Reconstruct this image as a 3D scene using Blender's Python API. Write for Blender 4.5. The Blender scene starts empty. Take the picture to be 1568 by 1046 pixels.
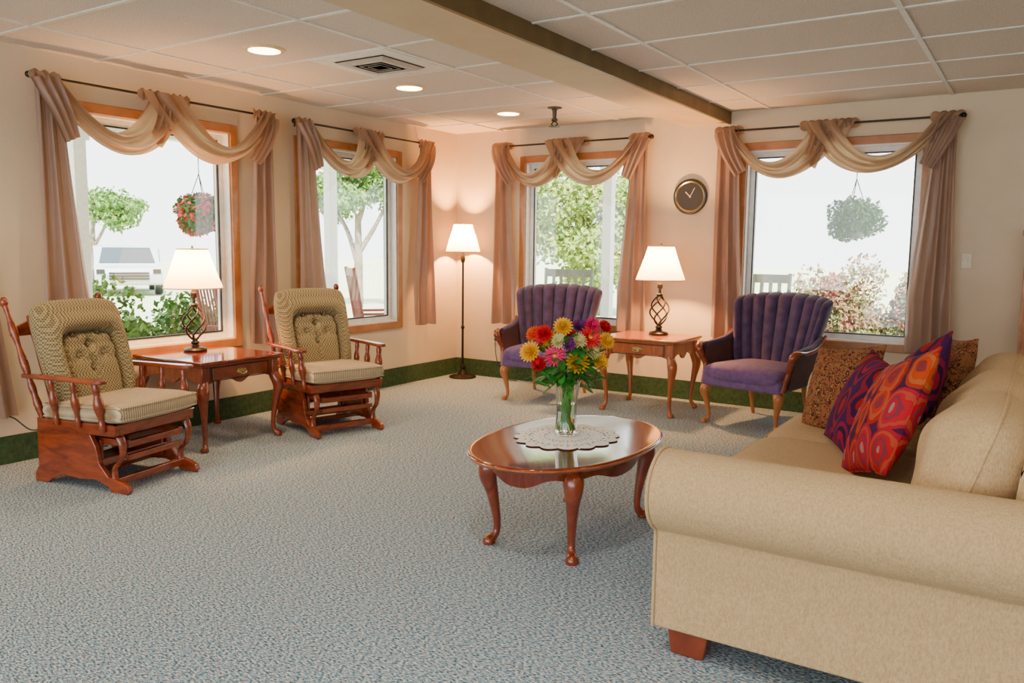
import bpy, math, random
from mathutils import Vector, Matrix
random.seed(7)
pi=math.pi; sin=math.sin; cos=math.cos
D=bpy.data
scene=bpy.context.scene
COL=scene.collection

# ------------------------------------------------------------------ materials
def newmat(name):
    m=D.materials.new(name); m.use_nodes=True
    return m,m.node_tree.nodes,m.node_tree.links,m.node_tree.nodes['Principled BSDF']
def C(c): return (c[0],c[1],c[2],1)
def ramp(N,stops):
    r=N.new('ShaderNodeValToRGB'); e=r.color_ramp.elements
    e[0].position=stops[0][0]; e[0].color=C(stops[0][1])
    e[1].position=stops[-1][0]; e[1].color=C(stops[-1][1])
    for p,c in stops[1:-1]:
        k=e.new(p); k.color=C(c)
    return r
def mat(name,c1,c2=None,scale=20,rough=.6,metal=0,bump=0,bscale=None,stretch=(1,1,1),coat=0,detail=4,sheen=0,spec=.5,emit=None,estr=0,dist=0):
    m,N,L,P=newmat(name)
    c2=c2 or tuple(x*.85 for x in c1)
    tc=N.new('ShaderNodeTexCoord'); mp=N.new('ShaderNodeMapping'); mp.inputs['Scale'].default_value=stretch
    L.new(tc.outputs['Object'],mp.inputs[0])
    n=N.new('ShaderNodeTexNoise'); n.inputs['Scale'].default_value=scale; n.inputs['Detail'].default_value=detail; n.inputs['Distortion'].default_value=dist
    L.new(mp.outputs[0],n.inputs['Vector'])
    r=ramp(N,[(.3,c2),(.7,c1)]); L.new(n.outputs['Fac'],r.inputs[0]); L.new(r.outputs[0],P.inputs['Base Color'])
    P.inputs['Roughness'].default_value=rough; P.inputs['Metallic'].default_value=metal
    P.inputs['Coat Weight'].default_value=coat; P.inputs['Coat Roughness'].default_value=.08
    P.inputs['Sheen Weight'].default_value=sheen; P.inputs['Specular IOR Level'].default_value=spec
    if emit: P.inputs['Emission Color'].default_value=C(emit); P.inputs['Emission Strength'].default_value=estr
    if bump:
        n2=N.new('ShaderNodeTexNoise'); n2.inputs['Scale'].default_value=bscale or scale*3; n2.inputs['Detail'].default_value=3
        L.new(mp.outputs[0],n2.inputs['Vector'])
        b=N.new('ShaderNodeBump'); b.inputs['Strength'].default_value=bump; b.inputs['Distance'].default_value=.01
        L.new(n2.outputs['Fac'],b.inputs['Height']); L.new(b.outputs[0],P.inputs['Normal'])
    return m
def wood(name,c1,c2,rough=.3,coat=.4,axis=(1,1,1),scale=6):
    return mat(name,c1,c2,scale=scale,rough=rough,coat=coat,stretch=axis,detail=6,dist=1.2)

WALL=mat('wall_paint',(.69,.565,.405),(.65,.525,.37),scale=3,rough=.85,bump=.12,bscale=90)
CARPETM,N,L,P=newmat('carpet_weave')
tc=N.new('ShaderNodeTexCoord')
mp=N.new('ShaderNodeMapping'); mp.inputs['Scale'].default_value=(1,2.1,1); mp.inputs['Rotation'].default_value=(0,0,.5); L.new(tc.outputs['Object'],mp.inputs[0])
n1=N.new('ShaderNodeTexNoise'); n1.inputs['Scale'].default_value=72; n1.inputs['Detail'].default_value=2.5; n1.inputs['Roughness'].default_value=.6; L.new(mp.outputs[0],n1.inputs['Vector'])
n2=N.new('ShaderNodeTexVoronoi'); n2.inputs['Scale'].default_value=50; L.new(mp.outputs[0],n2.inputs['Vector'])
r1=ramp(N,[(.35,(.03,.075,.12)),(.45,(.15,.24,.315)),(.54,(.33,.42,.49)),(.67,(.74,.68,.62))]); L.new(n1.outputs['Fac'],r1.inputs[0])
r2=ramp(N,[(0,(.80,.28,.18)),(.20,(.68,.36,.28)),(.30,(.5,.5,.5)),(1,(.5,.5,.5))]); L.new(n2.outputs['Distance'],r2.inputs[0])
mx=N.new('ShaderNodeMixRGB'); mx.blend_type='OVERLAY'; mx.inputs[0].default_value=.85
L.new(r1.outputs[0],mx.inputs[1]); L.new(r2.outputs[0],mx.inputs[2]); L.new(mx.outputs[0],P.inputs['Base Color'])
P.inputs['Roughness'].default_value=.95; P.inputs['Specular IOR Level'].default_value=.1
b=N.new('ShaderNodeBump'); b.inputs['Strength'].default_value=.5; b.inputs['Distance'].default_value=.008
L.new(n1.outputs['Fac'],b.inputs['Height']); L.new(b.outputs[0],P.inputs['Normal'])

TILE=mat('ceiling_tile',(.73,.64,.54),(.38,.32,.26),scale=150,rough=.95,bump=.3,bscale=260)
TILE.node_tree.nodes['Color Ramp'].color_ramp.elements[0].position=.30
TILE.node_tree.nodes['Color Ramp'].color_ramp.elements[1].position=.48
TBAR=mat('tbar_white',(.80,.77,.70),rough=.5)
BEAM=mat('beam_paint',(.64,.50,.32),(.58,.44,.27),scale=4,rough=.7)
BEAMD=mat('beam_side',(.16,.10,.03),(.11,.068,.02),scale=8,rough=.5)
BASEB=mat('green_carpet_base',(.045,.09,.03),(.016,.04,.016),scale=40,rough=.95,bump=.5)
OAK=wood('oak_casing',(.46,.20,.065),(.32,.12,.035),rough=.4,coat=.2)
WHITE=mat('white_vinyl',(.84,.83,.80),rough=.4)
BRONZE=mat('dark_bronze',(.03,.025,.02),rough=.4,metal=.6)
IRON=mat('wrought_iron',(.035,.022,.016),rough=.35,metal=.7)
CHERRY=wood('cherry_wood',(.26,.045,.012),(.13,.018,.006),axis=(1,6,1),rough=.25,coat=.6)
CHERRYL=wood('cherry_light',(.44,.115,.024),(.28,.058,.012),axis=(6,1,1),rough=.28,coat=.5)
MAHOG=wood('mahogany',(.22,.030,.009),(.11,.013,.005),axis=(5,1,1),rough=.13,coat=.7)
HONEY=wood('honey_wood',(.50,.17,.045),(.32,.09,.02),rough=.3,coat=.5)
GLWOOD=wood('glider_wood',(.30,.050,.012),(.14,.020,.007),axis=(1,1,4),rough=.25,coat=.5)
BRASS=mat('brass',(.75,.55,.22),rough=.25,metal=1)
BLACK=mat('black_plastic',(.02,.02,.02),rough=.4)
RUBBER=mat('cord',(.03,.03,.03),rough=.6)

def fabric_wave(name,ca,cb,scale,rot=0,kind='wave',bump=.3,rough=.85,sheen=.1,noise_amt=.35):
    m,N,L,P=newmat(name)
    tc=N.new('ShaderNodeTexCoord')
    n=N.new('ShaderNodeTexNoise'); n.inputs['Scale'].default_value=scale*1.3; n.inputs['Detail'].default_value=3
    mp=N.new('ShaderNodeMapping'); mp.inputs['Rotation'].default_value=(0,0,rot)
    L.new(tc.outputs['Object'],mp.inputs[0]); L.new(mp.outputs[0],n.inputs['Vector'])
    if kind=='wave':
        w=N.new('ShaderNodeTexWave'); w.inputs['Scale'].default_value=scale; w.inputs['Distortion'].default_value=.6
        L.new(mp.outputs[0],w.inputs['Vector']); o=w.outputs['Fac']
    else:
        w=N.new('ShaderNodeTexChecker'); w.inputs['Scale'].default_value=scale
        L.new(mp.outputs[0],w.inputs['Vector']); o=w.outputs['Fac']
    mm=N.new('ShaderNodeMixRGB'); mm.inputs[0].default_value=noise_amt
    L.new(o,mm.inputs[1]); L.new(n.outputs['Fac'],mm.inputs[2])
    r=ramp(N,[(.15,cb),(.85,ca)]); L.new(mm.outputs[0],r.inputs[0]); L.new(r.outputs[0],P.inputs['Base Color'])
    P.inputs['Roughness'].default_value=rough; P.inputs['Sheen Weight'].default_value=sheen
    P.inputs['Specular IOR Level'].default_value=.2
    b=N.new('ShaderNodeBump'); b.inputs['Strength'].default_value=bump; b.inputs['Distance'].default_value=.003
    L.new(mm.outputs[0],b.inputs['Height']); L.new(b.outputs[0],P.inputs['Normal'])
    return m
GLFAB=fabric_wave('houndstooth_fabric',(.40,.31,.16),(.12,.09,.045),95,kind='check')
SEATFAB=fabric_wave('ribbed_fabric',(.60,.48,.31),(.26,.18,.10),22,rot=0,noise_amt=.25)
SOFAFAB=mat('sofa_fabric',(.66,.465,.25),(.49,.325,.16),scale=110,rough=.92,bump=.6,bscale=230,sheen=.05,spec=.12,stretch=(1.6,1.6,.7),detail=6)
PURPLE=mat('purple_velvet',(.082,.043,.125),(.036,.018,.06),scale=14,rough=.75,sheen=.12,bump=.1,bscale=300)
SEATPUR=mat('purple_seat',(.165,.08,.235),(.09,.045,.14),scale=25,rough=.8,sheen=.15,bump=.15,bscale=250)
PANELD=mat('dark_upholstery',(.10,.028,.022),(.05,.015,.016),scale=12,rough=.7,sheen=.05)

def translucent(name,c,tc_,amt=.45,emit=0,ecol=(1,.8,.5),rough=.5):
    m,N,L,P=newmat(name)
    t=N.new('ShaderNodeBsdfTranslucent'); t.inputs[0].default_value=C(tc_)
    x=N.new('ShaderNodeMixShader'); x.inputs[0].default_value=amt
    o=N['Material Output']
    co=N.new('ShaderNodeTexCoord'); n=N.new('ShaderNodeTexNoise'); n.inputs['Scale'].default_value=9; L.new(co.outputs['Object'],n.inputs['Vector'])
    r=ramp(N,[(.3,tuple(v*.88 for v in c)),(.7,c)]); L.new(n.outputs['Fac'],r.inputs[0]); L.new(r.outputs[0],P.inputs['Base Color'])
    P.inputs['Roughness'].default_value=rough; P.inputs['Sheen Weight'].default_value=.1
    if emit: P.inputs['Emission Color'].default_value=C(ecol); P.inputs['Emission Strength'].default_value=emit
    L.new(P.outputs[0],x.inputs[1]); L.new(t.outputs[0],x.inputs[2]); L.new(x.outputs[0],o.inputs[0])
    return m
CURT=translucent('curtain_satin',(.36,.225,.165),(.48,.29,.20),.26,rough=.38)
CURTL=translucent('curtain_sheer',(.40,.25,.155),(.66,.43,.26),.42,rough=.40)
SHADE=translucent('lamp_shade_fabric',(.85,.66,.40),(.95,.72,.42),.5,2.4,(1,.56,.22))
def paisley(name,cols,scale=9,stretch=(1,1,1),rnd=1.0,span=.72,hue=(.49,.515),wob=.12):
    m,N,L,P=newmat(name)
    tc=N.new('ShaderNodeTexCoord')
    n=N.new('ShaderNodeTexNoise'); n.inputs['Scale'].default_value=scale*.9; n.inputs['Detail'].default_value=2; L.new(tc.outputs['Object'],n.inputs['Vector'])
    mv=N.new('ShaderNodeMixRGB'); mv.inputs[0].default_value=wob; L.new(tc.outputs['Object'],mv.inputs[1]); L.new(n.outputs['Color'],mv.inputs[2])
    mp=N.new('ShaderNodeMapping'); mp.inputs['Scale'].default_value=stretch; L.new(mv.outputs[0],mp.inputs[0])
    v=N.new('ShaderNodeTexVoronoi'); v.inputs['Scale'].default_value=scale; v.inputs['Randomness'].default_value=rnd; L.new(mp.outputs[0],v.inputs['Vector'])
    k=len(cols); st=[(i/(k)*span,c) for i,c in enumerate(cols)]
    r=ramp(N,st); r.color_ramp.interpolation='CONSTANT'
    L.new(v.outputs['Distance'],r.inputs[0])
    hs=N.new('ShaderNodeHueSaturation'); L.new(r.outputs[0],hs.inputs['Color'])
    sp=N.new('ShaderNodeSeparateXYZ'); L.new(v.outputs['Color'],sp.inputs[0])
    ma=N.new('ShaderNodeMapRange'); ma.inputs['To Min'].default_value=hue[0]; ma.inputs['To Max'].default_value=hue[1]
    L.new(sp.outputs[0],ma.inputs[0]); L.new(ma.outputs[0],hs.inputs['Hue'])
    L.new(hs.outputs[0],P.inputs['Base Color']); P.inputs['Roughness'].default_value=.85; P.inputs['Specular IOR Level'].default_value=.1
    b=N.new('ShaderNodeBump'); b.inputs['Strength'].default_value=.25; b.inputs['Distance'].default_value=.004
    n3=N.new('ShaderNodeTexNoise'); n3.inputs['Scale'].default_value=160; L.new(tc.outputs['Object'],n3.inputs['Vector']); L.new(n3.outputs['Fac'],b.inputs['Height']); L.new(b.outputs[0],P.inputs['Normal'])
    return m
PIL_RED=paisley('pillow_red_ikat',[(.46,.02,.015),(.33,.19,.17),(.42,.012,.015),(.20,.03,.05),(.44,.015,.012),(.40,.07,.03),(.36,.012,.02),(.06,.012,.05)],9.5,(1,.7,.02),.3,.66,wob=.07)
PIL_PUR=paisley('pillow_purple_ikat',[(.32,.02,.02),(.07,.012,.085),(.28,.010,.02),(.03,.008,.05),(.20,.012,.035),(.045,.010,.065)],8,(1,.7,.02),.3,.66,wob=.08)
PIL_BRN=paisley('pillow_brown_paisley',[(.36,.19,.07),(.15,.018,.012),(.30,.14,.05),(.075,.018,.015),(.25,.10,.04)],26)

# ------------------------------------------------------------------ mesh helpers
def box(x0,x1,y0,y1,z0,z1):
    V=[(x0,y0,z0),(x1,y0,z0),(x1,y1,z0),(x0,y1,z0),(x0,y0,z1),(x1,y0,z1),(x1,y1,z1),(x0,y1,z1)]
    F=[(0,3,2,1),(4,5,6,7),(0,1,5,4),(1,2,6,5),(2,3,7,6),(3,0,4,7)]
    return V,F
def lathe(prof,n=28,c=(0,0,0)):
    V=[];F=[]
    for r,z in prof:
        for i in range(n):
            a=2*pi*i/n; V.append((c[0]+r*cos(a),c[1]+r*sin(a),c[2]+z))
    for j in range(len(prof)-1):
        for i in range(n):
            k=(i+1)%n; F.append((j*n+i,j*n+k,(j+1)*n+k,(j+1)*n+i))
    if prof[0][0]>1e-4: F.append(tuple(reversed(range(n))))
    if prof[-1][0]>1e-4: F.append(tuple(range((len(prof)-1)*n,len(prof)*n)))
    return V,F
def catmull(P,sub):
    out=[]
    n=len(P)
    for i in range(n-1):
        p0=P[max(i-1,0)];p1=P[i];p2=P[i+1];p3=P[min(i+2,n-1)]
        for s in range(sub):
            t=s/sub
            out.append([.5*((2*b)+(-a+c)*t+(2*a-5*b+4*c-d)*t*t+(-a+3*b-3*c+d)*t**3) for a,b,c,d in zip(p0,p1,p2,p3)])
    out.append(list(P[-1])); return out
def sweep(path,rad,n=10,sub=5,flat=(1,1),closed=False):
    if not hasattr(rad,'__len__'): rad=[rad]*len(path)
    P=[tuple(p)+(r,) for p,r in zip(path,rad)]
    if sub>1 and len(P)>2: P=catmull(P,sub)
    pts=[Vector(p[:3]) for p in P]; R=[max(p[3],.0005) for p in P]
    V=[];F=[]; m=len(pts)
    t=(pts[1]-pts[0]).normalized(); u=t.orthogonal().normalized()
    if abs(t.z)>.7: u=(Vector((1,0,0))-t*t.x).normalized()
    for i,p in enumerate(pts):
        if closed: tt=(pts[(i+1)%m]-pts[i-1])
        else: tt=pts[min(i+1,m-1)]-pts[max(i-1,0)]
        if tt.length>1e-9: t=tt.normalized()
        u=(u-t*u.dot(t))
        u=u.normalized() if u.length>1e-6 else t.orthogonal().normalized()
        w=t.cross(u)
        for k in range(n):
            a=2*pi*k/n; q=p+u*(R[i]*cos(a)*flat[0])+w*(R[i]*sin(a)*flat[1]); V.append(tuple(q))
    for j in range(m-1 if not closed else m):
        j2=(j+1)%m
        for k in range(n):
            k2=(k+1)%n; F.append((j*n+k,j*n+k2,j2*n+k2,j2*n+k))
    if not closed:
        F.append(tuple(reversed(range(n)))); F.append(tuple(range((m-1)*n,m*n)))
    return V,F
def grid(f,nu,nv,closeu=False):
    V=[];F=[]
    for j in range(nv+1):
        for i in range(nu+(0 if closeu else 1)):
            V.append(tuple(f(i/nu,j/nv)))
    w=nu if closeu else nu+1
    for j in range(nv):
        for i in range(nu):
            i2=(i+1)%w; F.append((j*w+i,j*w+i2,(j+1)*w+i2,(j+1)*w+i))
    return V,F
def shell(ff,fb,nu,nv):
    V1,F1=grid(ff,nu,nv); V2,F2=grid(fb,nu,nv); o=len(V1); w=nu+1
    F=F1+[tuple(x+o for x in reversed(f)) for f in F2]
    for i in range(nu):
        F.append((i+1,i,o+i,o+i+1)); a=nv*w+i; F.append((a,a+1,o+a+1,o+a))
    for j in range(nv):
        a=j*w; F.append((a,a+w,o+a+w,o+a)); a=j*w+nu; F.append((a+w,a,o+a,o+a+w))
    return V1+V2,F
def extr(outline,ax,a0,a1):
    def p(q,a):
        return {'x':(a,q[0],q[1]),'y':(q[0],a,q[1]),'z':(q[0],q[1],a)}[ax]
    n=len(outline); V=[p(q,a0) for q in outline]+[p(q,a1) for q in outline]
    F=[tuple(range(n)),tuple(reversed(range(n,2*n)))]+[((i+1)%n,i,n+i,n+(i+1)%n) for i in range(n)]
    return V,F
def S_(t): return sin((t*2-1)*pi/2)
def puff(sx,sy,sz,p=6,q=3,n=20,c=.06,extra=None):
    def base(u,v,s):
        U=S_(u);W=S_(v)
        h=max(0,(1-abs(U)**p)*(1-abs(W)**p))**(1/q)
        x=sx/2*U*(1-c*W**4); y=sy/2*W*(1-c*U**4)
        e=extra(U,W) if (extra and s>0) else 0
        return (x,y,s*(sz/2*h+e*h))
    return shell(lambda u,v:base(u,v,1),lambda u,v:base(u,v,-1),n,n)
def puff_edge(sx,sy,c,r=.006,z=0,k=1.0,n=24):
    P_=[]
    for side in range(4):
        for i in range(n):
            f=S_(i/n); U,W=[(f,-1),(1,f),(-f,1),(-1,-f)][side]
            P_.append((k*sx/2*U*(1-c*W**4),k*sy/2*W*(1-c*U**4),z))
    return sweep(P_,r,8,1,closed=True)
def tf(g,loc=(0,0,0),rot=(0,0,0),sc=(1,1,1)):
    from mathutils import Euler
    M=Matrix.Translation(loc)@Euler(rot).to_matrix().to_4x4()@Matrix.Diagonal((*sc,1))
    return [tuple(M@Vector(v)) for v in g[0]],g[1]
def join(*gs):
    V=[];F=[]
    for g in gs:
        o=len(V); V+=list(g[0]); F+=[tuple(i+o for i in f) for f in g[1]]
    return V,F
def mk(name,g,m,parent=None,smooth=True,bevel=0,seg=2,sub=0,ang=38,solid=0,fix=True):
    me=D.meshes.new(name); me.from_pydata([tuple(v) for v in g[0]],[],g[1])
    if fix:
        import bmesh
        bm=bmesh.new(); bm.from_mesh(me); bmesh.ops.remove_doubles(bm,verts=bm.verts,dist=1e-5)
        bmesh.ops.recalc_face_normals(bm,faces=bm.faces); bm.to_mesh(me); bm.free()
    me.materials.append(m)
    o=D.objects.new(name,me); COL.objects.link(o)
    if parent: o.parent=parent
    if smooth:
        me.polygons.foreach_set('use_smooth',[True]*len(me.polygons))
        try: me.set_sharp_from_angle(angle=math.radians(ang))
        except Exception: pass
    if solid:
        s=o.modifiers.new('s','SOLIDIFY'); s.thickness=solid; s.offset=0
    if bevel:
        b=o.modifiers.new('b','BEVEL'); b.width=bevel; b.segments=seg; b.limit_method='ANGLE'; b.angle_limit=math.radians(ang); b.harden_normals=False
    if sub:
        s=o.modifiers.new('ss','SUBSURF'); s.levels=sub; s.render_levels=sub
    return o
def empty(name,loc=(0,0,0),rz=0):
    e=D.objects.new(name,None); COL.objects.link(e); e.location=loc; e.rotation_euler=(0,0,rz); e.empty_display_size=.1
    return e
def sphere(r,c=(0,0,0),n=14,sc=(1,1,1)):
    prof=[(max(0,r*sin(pi*i/n)),-r*cos(pi*i/n)) for i in range(n+1)]
    return tf(lathe(prof,n*2),c,(0,0,0),sc)
def light(name,kind,loc,energy,color,parent=None,**kw):
    l=D.lights.new(name,kind); l.energy=energy; l.color=color
    for k,v in kw.items(): setattr(l,k,v)
    o=D.objects.new(name,l); COL.objects.link(o); o.location=loc
    if parent: o.parent=parent
    return o

# ------------------------------------------------------------------ room shell
H=2.5
mk('floor',box(-.15,8,-11,.15,-.1,0),CARPETM,smooth=False)
mk('ceiling',box(-.15,8,-11,.15,H,H+.12),TILE,smooth=False)
gl=[]
GX=[.56+1.33*k for k in range(0,6)]; GY=[-.55-.665*k for k in range(0,16)]
for x in GX: gl.append(box(x-.014,x+.014,-11,0,H-.007,H+.002))
for y in GY: gl.append(box(0,8,y-.012,y+.012,H-.006,H+.002))
mk('trim_1',join(*gl),TBAR,smooth=False)

WZ0,WZ1=.62,2.17
WINS=[ # wall, rod centre, half rod, opening lo, hi (local from centre)
 ('L',-3.42,.895,-.71,.57),
 ('L',-1.41,.855,-.75,.46),
 ('B',1.37,.82,-.52,.66),
 ('B',3.725,.895,-.68,.66)]
def wallboxes(a0,a1,ops):
    ops=sorted(ops); out=[]; c=a0
    for lo,hi in ops:
        out.append((c,lo,0,H)); out.append((lo,hi,0,WZ0)); out.append((lo,hi,WZ1,H)); c=hi
    out.append((c,a1,0,H)); return out
opL=[(w[1]+w[3],w[1]+w[4]) for w in WINS if w[0]=='L']; opB=[(w[1]+w[3],w[1]+w[4]) for w in WINS if w[0]=='B']
mk('wall_left',join(*[box(-.15,0,a,b,z0,z1) for a,b,z0,z1 in wallboxes(-11,.15,opL)]),WALL,smooth=False)
mk('wall_back',join(*[box(a,b,0,.15,z0,z1) for a,b,z0,z1 in wallboxes(0,8,opB)]),WALL,smooth=False)
mk('wall_right_fill_block',box(8,8.15,-11,.15,0,H),WALL,smooth=False)  # unseen wall, added to cut sky fill from the open side
mk('baseboard_left',box(0,.012,-11,0,0,.17),BASEB,smooth=False)
mk('baseboard_back',box(.012,8,-.012,0,0,.17),BASEB,smooth=False)
mk('ceiling_beam',box(2.48,2.87,-11,0,2.405,H),BEAM,smooth=False)
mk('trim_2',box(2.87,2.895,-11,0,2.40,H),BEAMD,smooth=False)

# windows
GLASS,N,L,P=newmat('window_glass')
o=N['Material Output']; t=N.new('ShaderNodeBsdfTransparent'); g_=N.new('ShaderNodeBsdfGlossy'); g_.inputs['Roughness'].default_value=.02
x=N.new('ShaderNodeMixShader'); x.inputs[0].default_value=.04; L.new(t.outputs[0],x.inputs[1]); L.new(g_.outputs[0],x.inputs[2]); L.new(x.outputs[0],o.inputs[0])
def frame_ring(x0,x1,z0,z1,w,y0,y1):
    return join(box(x0,x0+w,y0,y1,z0,z1),box(x1-w,x1,y0,y1,z0,z1),box(x0+w,x1-w,y0,y1,z0,z0+w),box(x0+w,x1-w,y0,y1,z1-w,z1))
def wempty(name,w):
    return empty(name,(0,w[1],0),pi/2) if w[0]=='L' else empty(name,(w[1],0,0),0)
for i,w in enumerate(WINS):
    e=wempty('window_%d'%(i+1),w); lo,hi=w[3],w[4]
    mk('casing',frame_ring(lo-.06,hi+.06,WZ0-.06,WZ1+.06,.062,-.02,0.0),OAK,e,smooth=False,bevel=.004)
    mk('jamb',frame_ring(lo,hi,WZ0,WZ1,.012,0,.1),WHITE,e,smooth=False)
    mk('sash',frame_ring(lo+.012,hi-.012,WZ0+.012,WZ1-.012,.045,.07,.12),WHITE,e,smooth=False,bevel=.004)
    mk('bead',frame_ring(lo+.055,hi-.055,WZ0+.055,WZ1-.055,.01,.065,.08),BRONZE,e,smooth=False)
    mk('pane',box(lo+.05,hi-.05,.092,.096,WZ0+.05,WZ1-.05),GLASS,e,smooth=False)

# curtains
def curtain_set(w,seed):
    rnd=random.Random(seed); e=wempty('window_curtain',w); hw=w[2]; RZ=2.33; RY=-.085
    rod=join(sweep([(-hw,RY,RZ),(hw,RY,RZ)],.008,10,1),
      *[join(sphere(.02,(s*(hw+.02),RY,RZ)),lathe([(.012,-.01),(.012,.01)],10,(s*(hw+.0),RY,RZ)),
        sweep([(s*(hw-.06),RY,RZ),(s*(hw-.06),-.01,RZ+.0),(s*(hw-.06),0,RZ-.03)],.006,8,3)) for s in (-1,1)])
    mk('rod',rod,BRONZE,e)
    for s in (-1,1):
        ph=rnd.random()*6
        def f(u,v,s=s,ph=ph):
            wd=.16+.13*min(1,v*1.3)+.02*sin(v*4+ph)
            xo=hw-.0+.015*sin(v*3+ph)+.03*v
            x=xo-wd*u
            fold=.036*(.4+.8*v)*sin(2*pi*2.4*u+ph+.9*sin(v*3))+.010*sin(2*pi*5.3*u+ph*2+3*v)*(1-.5*v)
            y=RY-.008+fold*.9-.02*v
            y=min(y,-.028)
            z=RZ+.012-v*(RZ+.012-.58)+.008*sin(u*12+ph)*v
            return (s*x,y,z)
        mk('panel_left' if s<0 else 'panel_right',grid(f,60,40),CURT,e,ang=80)
    def swag(xa,xb,xc,xd,su,sl,lean,mname,yo):
        ph=rnd.random()*6
        def f(u,v):
            x0=xa+(xb-xa)*(1-v); x1=xd+(xc-xd)*(1-v)
            t=u
            x=x0+(x1-x0)*t
            sag=su+(sl-su)*v
            tt=t**lean
            k=1-abs(2*tt-1)**2.0
            z=RZ+.018-sag*k
            pl=.032*sin(v*2*pi*2.2+ph+1.9*sin(t*pi))+.010*sin(v*2*pi*6+ph+5*t)
            y=RY-.025-yo-.055*k-pl*(.5+.6*k)-.02*sin(pi*v)
            x+=.014*sin(v*16+ph)*(1-k)
            z+=.010*sin(v*13+t*5+ph)*k
            return (x,y,z)
        mk(mname,grid(f,56,34),CURTL,e,ang=80)
    m=-.02
    swag(-hw+.0,-hw+.13,m-.10,m+.19,.30,.44,1.08,'swag_left',.0)
    swag(m-.19,m+.08,hw-.13,hw-.0,.30,.43,.92,'swag_right',.03)
    for k,(cx,wd) in enumerate([(-hw+.08,.17),(m-.10,.17),(m+.12,.15),(hw-.08,.17)]):
        ph=rnd.random()*6
        def f(u,v,cx=cx,wd=wd,ph=ph):
            a=2*pi*v
            r=.028+.007*sin(u*2*pi*3+ph)
            return (cx+(u-.5)*wd+.03*cos(a),RY+r*cos(a)*1.1,RZ+r*sin(a)*1.2)
        mk('wrap_%d'%k,grid(f,26,18),CURTL,e,ang=80)
    for k,(x0,z0,x1,z1) in enumerate([(-hw+.05,RZ,-hw+.20,RZ-.36),(hw-.05,RZ,hw-.20,RZ-.36),(m-.02,RZ,m-.12,RZ-.32)]):
        ph=rnd.random()*6
        def f(u,v,x0=x0,x1=x1,z0=z0,z1=z1,ph=ph):
            wdt=.17*(1-.45*v); x=x0+(x1-x0)*v**1.3; z=z0+(z1-z0)*v
            return (x+(u-.5)*wdt, RY-.05-.04*sin(pi*v)-.014*sin(u*2*pi*3+ph), z+.05*(u-.5)*(1 if x1>x0 else -1))
        mk('tail_%d'%k,grid(f,30,20),CURT if k<2 else CURTL,e,ang=80)
for i,w in enumerate(WINS): curtain_set(w,10+i)
e=empty('window_curtain',(0,0,0))
def f(u,v):
    y=-4.95+u*(.33+.12*v); x=.06+.03*sin(2*pi*4*u)+.02*v
    return (x,y,1.35-v*1.05)
mk('panel',grid(f,50,24),CURT,e,ang=80)
e=empty('power_cord',(.03,-4.55,0))
mk('cable',sweep([(0,0,.30),(.02,.04,.28),(.02,.12,.20),(.03,.2,.17),(.03,.35,.02),(.05,.6,.006)],.004,8,6),RUBBER,e)

# ceiling fixtures
EM,N,L,P=newmat('downlight_lens'); P.inputs['Base Color'].default_value=(1,.95,.85,1); P.inputs['Emission Color'].default_value=(1,.82,.5,1); P.inputs['Emission Strength'].default_value=16
RINGM=mat('downlight_ring',(.80,.56,.30),rough=.4)
for (x,y,en,col) in [(1.22,-3.54,75,(1,.72,.40)),(1.22,-2.21,75,(1,.72,.40)),(1.22,-.89,75,(1,.72,.40)),(1.22,-6.2,75,(1,.76,.46)),(1.22,-4.87,75,(1,.72,.40)),
      (3.9,-5.2,85,(1,.90,.76)),(5.2,-6.2,85,(1,.90,.76)),(3.9,-7.5,85,(1,.90,.76)),(6.6,-3.6,80,(1,.88,.70)),(5.2,-8.9,70,(1,.92,.80)),(1.22,-8.5,60,(1,.8,.6))]:  # downlights right of the beam are unseen, added to fill the room
    e=empty('recessed_and_fill_light',(x,y,H))
    mk('trim_ring',lathe([(.095,-.012),(.112,-.012),(.122,-.006),(.125,0),(.095,0)],36),RINGM,e)
    mk('lens',lathe([(0,-.014),(.094,-.014),(.094,-.002),(0,-.002)],32),EM,e)
    light('bulb','SPOT',(0,0,-.03),en,col,e,spot_size=2.5,spot_blend=.8,shadow_soft_size=.09)
e=empty('ceiling_vent',(1.56,-2.90,H))
mk('panel',box(-.315,.315,-.315,.315,-.010,0),TBAR,e,smooth=False,bevel=.004)
vd=mat('vent_dark',(.07,.06,.05),rough=.7)
parts=[]
for k,s in enumerate([.20,.155,.11,.065]):
    parts.append(lathe([(s*1.30,-.012-.0*k),(s*1.41,-.016),(s*1.18,-.03),(s*1.1,-.028)],4))
mk('louvers',tf(join(*parts),(0,0,0),(0,0,pi/4)),mat('vent_metal',(.5,.46,.40),rough=.5),e,smooth=False)
mk('recess_shade',box(-.205,.205,-.205,.205,-.0115,-.0101),vd,e,smooth=False)  # flat dark plate on the panel, standing in for shade inside the vent
e=empty('fire_sprinkler',(1.70,-.92,H))
mk('body',tf(join(lathe([(.045,0),(.045,-.006),(.02,-.012),(.014,-.03),(.012,-.09),(.02,-.095),(.02,-.11),(.012,-.12)],20),lathe([(.035,-.155),(.036,-.158),(.01,-.16)],20),
   sweep([(-.01,0,-.12),(-.022,0,-.135),(-.005,0,-.155)],.004,6,3),sweep([(.01,0,-.12),(.022,0,-.135),(.005,0,-.155)],.004,6,3)),(0,0,0),(0,0,0),(1.35,1.35,1.0)),mat('chrome',(.08,.07,.06),rough=.35,metal=.8),e)

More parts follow.
